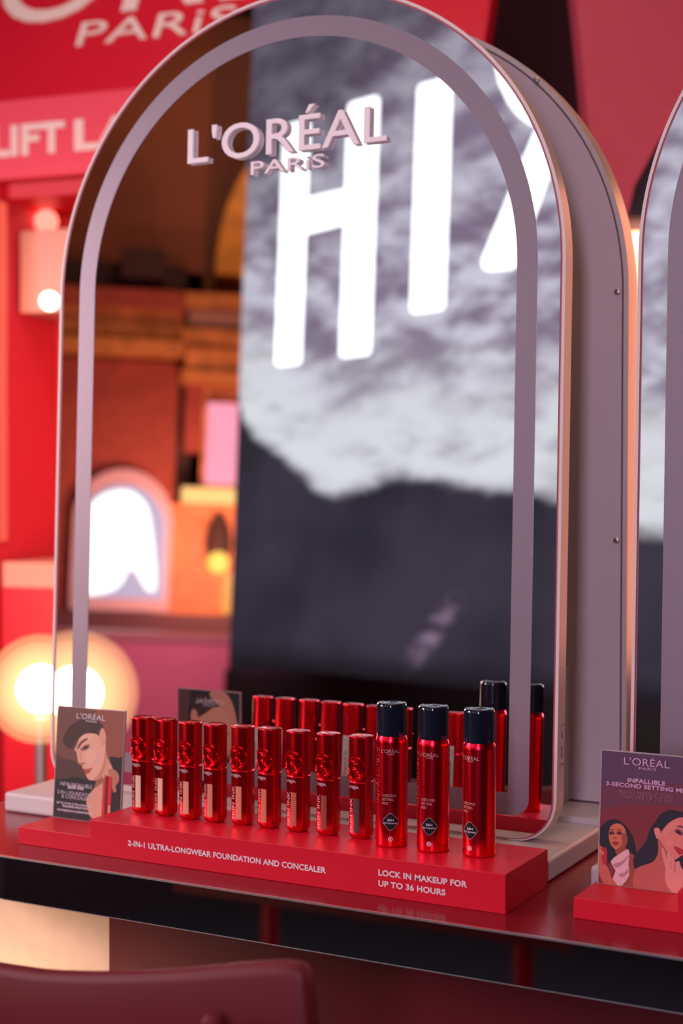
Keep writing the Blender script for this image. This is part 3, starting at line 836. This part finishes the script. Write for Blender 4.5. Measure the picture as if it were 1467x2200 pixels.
g = loreal(1.58, 0.29, 0.0, 0.004, paris=False); g = g.map(lambda a, b, c: fas(-0.459 + a, 0.238 + b, c + 0.001))
LETB = mat('booth_letter', (0.62, 0.48, 0.43), 0.5)
g.join(text('PARiS', 0.410, 0.075, 0.0, 0.004).map(lambda a, b, c: fas(0.093 + a, 0.146 + b, c + 0.001)))
g.build('header_lettering', LETB, booth)
box(-1.0, 1.00, -0.001, 0.04, Z + 1.168, Z + 1.3535).build('name_band', REDL, booth)
for w_, x0_, l_ in (('LIFT', -0.100, 0.202), ('LA', 0.128, 0.165)):
    text(w_, l_, 0.074, 0.04, 0.003).map(lambda a, b, c: (x0_ + a, -0.001 - c, Z + 1.220 + b)).build('band_lettering', LETB, booth)
box(-1.0, 1.0, 0.30, 0.34, 0, Z + 1.30).build('back_wall', REDI, booth)
box(-0.106, -0.095, 0.0, 0.30, 0, Z + 1.168).build('side_panel', REDL, booth)
box(-1.0, 1.0, 0.04, 0.30, Z + 1.13, Z + 1.165).build('soffit', REDB, booth)
box(-0.083, 0.7, 0.10, 0.299, Z + 0.86, Z + 1.06).build('shelf_panel', CRM, booth)
sp = box(-0.083, 0.7, 0.02, 0.299, Z + 0.19, Z + 0.25).build('shelf', CRM, booth)
box(-0.083, 0.7, 0.02, 0.299, Z - 0.95, Z + 0.189).build('cupboard', REDB, booth)
def emi(name, col, st): return mat(name, (0.04, 0.04, 0.04), 0.5, emit=col, estr=st)
box(-0.0948, -0.089, 0.02, 0.05, Z + 0.30, Z + 1.12).build('light_strip', emi('strip_red', (1.0, 0.10, 0.06), 0.9), booth)
def globe(name, r, col, st, loc, parent=None, label=None):
    g = lathe([(r * math.sin(PI * i / 16) + 1e-4, -r * math.cos(PI * i / 16)) for i in range(17)], 24)
    g.map(lambda x, y, z: (loc[0] + x, loc[1] + y, loc[2] + z))
    return g.build(name, emi('glow_' + name + '%d' % int(st), col, st), parent, smooth=True)
globe('bulb', 0.022, (1.0, 0.85, 0.6), 6, (0.047, 0.02, Z + 0.875), booth)
globe('bulb', 0.030, (1.0, 0.16, 0.12), 3, (-0.070, 0.20, Z + 1.10), booth)
globe('bulb', 0.030, (1.0, 0.25, 0.18), 3, (0.150, 0.20, Z + 1.10), booth)
lamp('booth_inner', 'AREA', tuple(OB + HB * 0.03 + NB * 0.45 + Vector((0, 0, 0.75))), tuple(OB + HB * 0.03 - NB * 0.3 + Vector((0, 0, 0.40))), 8, (1.0, 0.36, 0.26), 0.5, 0.3)
lamp('booth_inner_low', 'AREA', tuple(OB + HB * 0.03 + NB * 0.45 + Vector((0, 0, 0.10))), tuple(OB + HB * 0.03 - NB * 0.02 + Vector((0, 0, -0.15))), 4, (1.0, 0.36, 0.22), 0.4, 0.2)

# added second globe lamp, carrying the lamp glare past the mirror edge
gl = thing('globe_lamp', (-1.9357, 2.359, -0.95), 'added warm globe lamp for the glare at the left edge of the near mirror', 'lamp')
lathe([(0.10, 0), (0.10, 0.015), (0.012, 0.03), (0.012, 0.925)], 24).build('stand', CHROME, gl, smooth=True)  # stand of the added lamp
HALO = bpy.data.materials.new('lamp_glare_halo'); HALO.use_nodes = True  # see-through glow put around the bulbs for the lens glare
_n = HALO.node_tree; _n.nodes.clear()
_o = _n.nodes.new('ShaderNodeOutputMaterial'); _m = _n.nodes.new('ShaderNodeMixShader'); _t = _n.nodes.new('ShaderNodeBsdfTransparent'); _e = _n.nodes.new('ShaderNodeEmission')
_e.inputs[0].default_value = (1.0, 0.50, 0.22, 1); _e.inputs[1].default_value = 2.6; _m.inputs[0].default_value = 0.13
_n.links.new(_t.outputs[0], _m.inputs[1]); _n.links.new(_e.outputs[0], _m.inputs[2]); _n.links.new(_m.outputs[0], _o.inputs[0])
def shade(r, loc, parent):  # glowing halo shell, glare built as a shape around the bulb
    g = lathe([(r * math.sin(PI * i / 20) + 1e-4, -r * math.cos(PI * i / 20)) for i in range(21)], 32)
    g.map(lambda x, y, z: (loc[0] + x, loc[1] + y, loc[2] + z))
    return g.build('halo_shell', HALO, parent, smooth=True)
globe('bulb', 0.047, (1.0, 0.82, 0.58), 26, (0, 0, 0.9827), gl)  # bulb of the added lamp
for q in (0.056, 0.067, 0.079, 0.092, 0.108): shade(q, (0, 0, 0.9827), gl)  # glare halo shells around the added bulb

# right hand side behind the mirrors
def at(px, py, d):
    r = CF + CR * ((px - 733.5) / 3247.4) + CU * ((1100 - py) / 3247.4); return CPOS + r * d
canopy = thing('booth_canopy', (-0.9, 3.1, 1.2), 'dusty red angled canopy panel above the gap between the two mirrors', 'canopy')
pp = [at(*q, 3.2) - Vector((-0.9, 3.1, 1.2)) for q in ((1222, -160), (1262, 250), (1278, 345), (1345, 478), (1362, 400), (1425, 285), (1520, 150), (1700, -160))]
n = len(pp); v = [tuple(p) for p in pp] + [tuple(p + CF * 0.10 + Vector((0, 0, 0.02))) for p in pp]
G().add(v, [tuple(range(n)), tuple(range(2 * n - 1, n - 1, -1))] + [(i, (i + 1) % n, (i + 1) % n + n, i + n) for i in range(n)]).build('canopy_panel', mat('canopy_red', (0.38, 0.045, 0.075), 0.5), canopy)
lamp('canopy_wash', 'AREA', (-0.30, 2.55, 0.75), (-0.95, 3.1, 1.15), 3.2, (1.0, 0.60, 0.62), 0.3, 0.3)
wallp = thing('wall_panel', (-0.93, 3.35, -0.95), 'cream panel lit warm from above, seen between the two mirrors', 'panel', rot=(0, 0, math.radians(28)))
box(-0.16, 0.16, 0, 0.04, 0, 1.98).build('panel_board', mat('warm_cream', (0.85, 0.52, 0.36), 0.6), wallp)
box(-0.16, 0.16, -0.05, 0.04, 1.98, 2.12).build('lamp_housing', DARKLINE, wallp)
lamp('panel_light', 'AREA', (-0.925, 3.27, 1.005), (-0.93, 3.36, 0.2), 1.4, (1.0, 0.62, 0.38), 0.20, 0.05)

# ------------------------------------------------------------------ video wall (seen in the mirrors)
scr = thing('video_wall', (-3.5669, -2.3099, 0), 'tall screen with a grey wave picture and big white letters, reflected in the mirrors', 'screen', rot=(0, 0, math.atan2(0.2912, 0.95667)))
SWD, SZ0, SZ1 = 3.1, -0.067, 3.05
m = bpy.data.materials.new('screen_picture'); m.use_nodes = True; nt = m.node_tree; N = nt.nodes; L = nt.links
N.clear()
out = N.new('ShaderNodeOutputMaterial'); em = N.new('ShaderNodeEmission'); L.new(em.outputs[0], out.inputs[0])
tc = N.new('ShaderNodeTexCoord'); sep = N.new('ShaderNodeSeparateXYZ'); L.new(tc.outputs['Object'], sep.inputs[0])
def math_(op, a, b=None, c=None, clamp=False):
    q = N.new('ShaderNodeMath'); q.operation = op; q.use_clamp = clamp
    for i, x in enumerate((a, b, c)):
        if x is None: continue
        if isinstance(x, (int, float)): q.inputs[i].default_value = x
        else: L.new(x, q.inputs[i])
    return q.outputs[0]
def noise_(scale, detail, vec=None, rough=0.55):
    q = N.new('ShaderNodeTexNoise'); q.inputs['Scale'].default_value = scale; q.inputs['Detail'].default_value = detail
    q.inputs['Roughness'].default_value = rough; L.new(vec if vec is not None else tc.outputs['Object'], q.inputs['Vector']); return q.outputs['Fac']
def rng(x, a, b, c=0.0, d=1.0, smooth=True):
    q = N.new('ShaderNodeMapRange'); q.interpolation_type = 'SMOOTHSTEP' if smooth else 'LINEAR'
    L.new(x, q.inputs[0])
    for i, k in enumerate((a, b, c, d)): q.inputs[i + 1].default_value = k
    return q.outputs[0]
X_, Z_ = sep.outputs['X'], sep.outputs['Z']
# streaks run up to the right
mp = N.new('ShaderNodeMapping'); mp.inputs['Rotation'].default_value = (0, math.radians(38), 0); mp.inputs['Scale'].default_value = (1.15, 1.0, 2.6)
L.new(tc.outputs['Object'], mp.inputs[0])
n1 = noise_(2.6, 7, mp.outputs[0], 0.62); n2 = noise_(7.0, 5, mp.outputs[0], 0.6); n3 = noise_(1.6, 2)
# lower limit of the wave
cv = N.new('ShaderNodeFloatCurve'); L.new(math_('DIVIDE', X_, 3.1), cv.inputs['Value'])
pts = [(0, 1.10), (0.05, 0.98), (0.142, 0.899), (0.30, 0.82), (0.429, 0.74), (0.547, 0.667), (0.737, 0.668), (0.968, 0.712), (1.331, 0.676), (1.748, 0.62), (2.135, 0.50), (2.6, 0.42), (3.1, 0.4)]
c = cv.mapping.curves[0]
while len(c.points) < len(pts): c.points.new(0.5, 0.5)
for p, q in zip(c.points, pts): p.location = (q[0] / 3.1, q[1] / 2)
cv.mapping.update()
edge = math_('MULTIPLY', cv.outputs[0], 2.0)
dz = math_('SUBTRACT', math_('ADD', Z_, math_('MULTIPLY', math_('SUBTRACT', n2, 0.5), 0.08)), edge)
above = rng(dz, -0.02, 0.07)
crest = math_('MULTIPLY', above, rng(dz, 0.10, 0.70, 1.0, 0.0))
crest = math_('MULTIPLY', crest, rng(n1, 0.15, 0.56))
body = math_('MULTIPLY', above, rng(n1, 0.40, 0.63))
body = math_('MULTIPLY', body, rng(Z_, 1.5, 2.6, 1.0, 0.5))
# darker upper left corner
diag = math_('ADD', math_('MULTIPLY', X_, -0.55), Z_)
body = math_('MULTIPLY', body, rng(diag, 1.55, 2.35, 1.0, 0.22))
# faint bokeh specks
vo = N.new('ShaderNodeTexVoronoi'); vo.inputs['Scale'].default_value = 9; L.new(tc.outputs['Object'], vo.inputs['Vector'])
speck = math_('MULTIPLY', rng(vo.outputs['Distance'], 0.03, 0.09, 1.0, 0.0), rng(noise_(3.0, 2), 0.52, 0.62))
# pale streak low on the right
sx_ = math_('SUBTRACT', X_, 1.19); sz_ = math_('SUBTRACT', Z_, 0.13)
along = math_('ADD', math_('MULTIPLY', sx_, 0.66), math_('MULTIPLY', sz_, 0.75)); perp = math_('SUBTRACT', math_('MULTIPLY', sx_, 0.75), math_('MULTIPLY', sz_, 0.66))
st = math_('MULTIPLY', rng(math_('ABSOLUTE', along), 0.02, 0.24, 1.0, 0.0), rng(math_('ABSOLUTE', perp), 0.01, 0.07, 1.0, 0.0))
st = math_('MULTIPLY', st, rng(n2, 0.40, 0.65))
def col_(a, b, f):
    q = N.new('ShaderNodeMix'); q.data_type = 'RGBA'; L.new(f, q.inputs[0])
    for i, x in ((6, a), (7, b)):
        if isinstance(x, tuple): q.inputs[i].default_value = x
        else: L.new(x, q.inputs[i])
    return q.outputs[2]
cc = col_((0.030, 0.026, 0.040, 1), (0.052, 0.042, 0.064, 1), rng(n3, 0.35, 0.65))
floor_ = rng(Z_, -0.06, 0.06)
cc = col_((0.018, 0.014, 0.019, 1), cc, floor_)
cc = col_(cc, (0.24, 0.18, 0.27, 1), math_('MULTIPLY', above, rng(diag, 1.35, 2.2, 0.95, 0.22)))
cc = col_(cc, (0.68, 0.66, 0.78, 1), body)
cc = col_(cc, (0.78, 0.80, 0.84, 1), crest)
cc = col_(cc, (0.62, 0.52, 0.66, 1), math_('MULTIPLY', speck, 0.22))
cc = col_(cc, (0.34, 0.22, 0.34, 1), math_('MULTIPLY', st, 0.8))
L.new(cc, em.inputs[0]); em.inputs[1].default_value = 1.0
SCREENM = m
box(0, SWD, -0.06, -0.004, SZ0 - 0.02, SZ1 + 0.02).build('screen_frame', DARKLINE, scr)
G().add([(0, 0, SZ0), (SWD, 0, SZ0), (SWD, 0, SZ1), (0, 0, SZ1)], [(0, 3, 2, 1)]).build('screen_surface', SCREENM, scr)
box(0, SWD, -0.10, 0.02, -0.95, SZ0 - 0.021).build('plinth', mat('plinth_black', (0.02, 0.015, 0.018), 0.5), scr)
glow = emi('letter_light', (0.93, 0.97, 1.0), 2.6)
def rb(x0, x1, z0, z1, r=0.02):
    pts = []
    for cx, cz, a0 in ((x0 + r, z0 + r, PI), (x1 - r, z0 + r, 1.5 * PI), (x1 - r, z1 - r, 0), (x0 + r, z1 - r, PI / 2)):
        pts += [(cx + r * math.cos(a0 + PI / 2 * i / 4), cz + r * math.sin(a0 + PI / 2 * i / 4)) for i in range(5)]
    return pts
g = prism(rb(0.245, 0.397, 1.222, 2.265), 0.003, 0.012)
g.join(prism(rb(0.638, 0.806, 1.228, 2.285), 0.003, 0.012)).join(prism([(0.39, 1.775), (0.645, 1.785), (0.645, 1.925), (0.39, 1.925)], 0.0035, 0.0115))
g.join(prism(rb(1.027, 1.198, 1.372, 2.280), 0.003, 0.012))
arc = [(1.420, 2.40), (1.422, 2.28), (1.445, 2.20), (1.490, 2.12), (1.540, 2.06), (1.60, 2.015), (1.66, 1.985)]
g.join(prism(arc + [(1.74, 1.965), (1.78, 2.06), (1.85, 2.40)], 0.003, 0.012))
g.join(prism([(1.385, 1.535), (1.395, 1.505), (1.42, 1.495), (1.530, 1.49), (1.552, 1.505), (1.78, 2.04), (1.72, 2.02), (1.622, 1.985)], 0.0032, 0.0118))
g.join(prism(rb(2.02, 2.14, 1.85, 2.40), 0.003, 0.012))
g.build('screen_letters', glow, scr)

# ------------------------------------------------------------------ old hall facade (seen in the mirrors)
HO = Vector((-4.8958, -3.6173, 0)); HX = Vector((0.81576, -0.57839, 0))
hall = thing('hall_facade', (HO.x, HO.y, -0.95), 'ornate amber and brick coloured hall facade with arched doorway, reflected in the mirror', 'facade', rot=(0, 0, math.atan2(HX.y, HX.x)))
# in local coordinates x runs to the right as seen in the mirror, +y... towards the mirror is given by DY
DY = 1.0 if Vector((-HX.y, HX.x, 0)).dot(Vector((1.3, 1.7, 0)) - HO) > 0 else -1.0
def hbox(x0, x1, d0, d1, z0, z1): a, b = sorted((d0 * DY, d1 * DY)); return box(x0, x1, a, b, Z + z0, Z + z1)
BRICK = mat('brick_red_plaster', (0.40, 0.075, 0.045), 0.7, noise=(14, 0.25))
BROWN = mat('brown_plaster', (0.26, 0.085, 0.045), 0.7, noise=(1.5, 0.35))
AMBER = mat('amber_stone', (0.75, 0.30, 0.08), 0.55, noise=(10, 0.45))
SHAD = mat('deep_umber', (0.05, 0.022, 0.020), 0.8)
hbox(-2.5, 0.08, -0.3, -0.05, -0.95, 1.50).build('lower_wall', BRICK, hall)
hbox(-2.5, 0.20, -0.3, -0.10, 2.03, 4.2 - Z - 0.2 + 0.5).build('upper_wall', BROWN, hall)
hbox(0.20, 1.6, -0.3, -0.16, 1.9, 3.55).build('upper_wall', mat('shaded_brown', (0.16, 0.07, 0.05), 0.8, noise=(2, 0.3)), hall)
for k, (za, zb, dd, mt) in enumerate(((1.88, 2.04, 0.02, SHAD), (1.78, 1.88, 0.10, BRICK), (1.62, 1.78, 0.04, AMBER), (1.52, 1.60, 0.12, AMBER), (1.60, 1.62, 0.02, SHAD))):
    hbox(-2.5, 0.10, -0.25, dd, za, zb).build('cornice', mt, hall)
hbox(-0.26, -0.02, 0.04, 0.14, 1.95, 2.10).build('cornice_dark_box', SHAD, hall)  # dark box above the cornice
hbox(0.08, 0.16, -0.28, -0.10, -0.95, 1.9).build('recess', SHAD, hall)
hbox(0.12, 0.23, -0.26, 0.0, 1.0, 1.62).build('pilaster', BRICK, hall)
for za, zb, o_ in ((1.80, 1.88, 0.05), (1.70, 1.79, 0.02), (1.60, 1.68, 0.05), (1.46, 1.58, 0.03), (1.38, 1.45, 0.05)):
    hbox(0.14 - o_, 0.55, -0.2, 0.05 + o_, za, zb).build('capital', AMBER if zb != 1.79 else CRM, hall)
hbox(0.22, 0.55, -0.22, 0.02, 0.80, 1.37).build('pilaster', AMBER, hall)
hbox(0.245, 0.425, 0.03, 0.08, 0.82, 1.272).build('pink_banner', emi('pink_light', (1.0, 0.33, 0.47), 1.15), hall)
hbox(0.12, 0.46, 0.02, 0.12, 0.712, 0.795).build('lit_ledge', emi('ledge_light', (1.0, 0.56, 0.16), 1.3), hall)
hbox(-0.02, 0.60, -0.2, 0.0, -0.3, 0.71).build('niche_wall', mat('niche_orange', (0.70, 0.24, 0.09), 0.6, noise=(6, 0.35)), hall)
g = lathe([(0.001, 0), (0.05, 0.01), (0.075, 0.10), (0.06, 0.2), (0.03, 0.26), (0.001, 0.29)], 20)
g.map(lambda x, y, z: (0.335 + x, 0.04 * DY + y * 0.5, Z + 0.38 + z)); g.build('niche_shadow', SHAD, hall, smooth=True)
globe('niche_gold_ball', 0.060, (1.0, 0.62, 0.10), 1.5, (0.335, 0.09 * DY, Z + 0.385), hall)  # self-glowing ball put in for the gold figure
hbox(0.37, 0.43, 0.0, 0.05, 0.10, 0.33).build('niche_post', emi('amber_post', (1.0, 0.40, 0.04), 0.9), hall)
# arched doorway with daylight behind
def archpoly(x0, x1, z0, zs, n=20):
    c = (x0 + x1) / 2; r = (x1 - x0) / 2; return [(x0, Z + z0), (x1, Z + z0)] + [(c + r * math.cos(PI * i / n), Z + zs + r * 1.05 * math.sin(PI * i / n)) for i in range(n + 1)]
prism(archpoly(-0.47, 0.075, 0.10, 0.60), *sorted((-0.05 * DY, 0.02 * DY))).build('doorway_surround', mat('pale_stone', (0.62, 0.42, 0.46), 0.6), hall)
prism(archpoly(-0.43, 0.040, 0.17, 0.55), *sorted((0.02 * DY, 0.03 * DY))).build('doorway_glass', emi('lilac_daylight', (0.50, 0.44, 0.62), 1.0), hall)
prism(spline([(-0.42, Z + 0.20), (-0.22, Z + 0.22), (-0.14, Z + 0.34), (-0.05, Z + 0.22), (0.0, Z + 0.25), (-0.035, Z + 0.55), (-0.08, Z + 0.70), (-0.20, Z + 0.77), (-0.36, Z + 0.70), (-0.42, Z + 0.5)], 3), *sorted((0.03 * DY, 0.034 * DY))).build('doorway_daylight', emi('white_daylight', (0.95, 0.98, 0.97), 1.7), hall)
hbox(-1.6, 0.45, 0.0, 0.20, 0.0, 0.09).build('dark_rail', mat('rail_brown', (0.12, 0.04, 0.045), 0.6), hall)
# gilded arch in the upper wall
arcp = []
for rr in (0.42, 0.27):
    q = [(0.68 - rr * math.cos(PI / 2 * i / 16), Z + 2.02 + rr * 1.9 * math.sin(PI / 2 * i / 16)) for i in range(17)]
    arcp += q if rr == 0.42 else q[::-1]
prism(arcp, *sorted((-0.16 * DY, -0.04 * DY))).build('gilded_arch', mat('gilt', (0.90, 0.42, 0.06), 0.5, noise=(8, 0.4)), hall)
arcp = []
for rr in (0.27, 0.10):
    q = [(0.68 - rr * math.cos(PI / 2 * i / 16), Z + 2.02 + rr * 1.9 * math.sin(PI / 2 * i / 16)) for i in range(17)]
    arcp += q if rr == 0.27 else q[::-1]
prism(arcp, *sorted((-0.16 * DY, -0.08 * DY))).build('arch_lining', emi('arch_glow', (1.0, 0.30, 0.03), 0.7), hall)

# pink counter in front of the facade
pc = thing('pink_counter', tuple(HO + HX * -0.1 + Vector((0.57839, 0.81576, 0)) * 0.9 + Vector((0, 0, -0.95))), 'magenta counter below the arched doorway, reflected in the mirror', 'counter', rot=(0, 0, math.atan2(HX.y, HX.x)))
a, b = sorted((0, -0.4 * DY))
box(-1.4, 0.75, a, b, 0, 0.93).build('counter_body', mat('magenta_panel', (0.72, 0.17, 0.27), 0.4, noise=(1.2, 0.25)), pc)
box(-1.42, 0.77, a - 0.02, b + 0.02, 0.93, 0.965).build('counter_top', mat('dusty_top', (0.45, 0.16, 0.18), 0.5), pc)

# warm globe lamp standing in front of the counter's far end, seen only as a reflection
gl2 = thing('globe_lamp', (-2.60, -0.02, -0.95), 'very bright warm globe lamp reflected low in the near mirror above the portrait card', 'lamp')
lathe([(0.12, 0), (0.12, 0.015), (0.012, 0.03), (0.012, 0.92)], 24).build('stand', CHROME, gl2, smooth=True)
globe('bulb', 0.072, (1.0, 0.85, 0.62), 24, (0, 0, 0.95 - 0.017), gl2)
for q in (0.084, 0.102, 0.122, 0.145, 0.17): shade(q, (0, 0, 0.95 - 0.017), gl2)  # glare halo shells around the bulb
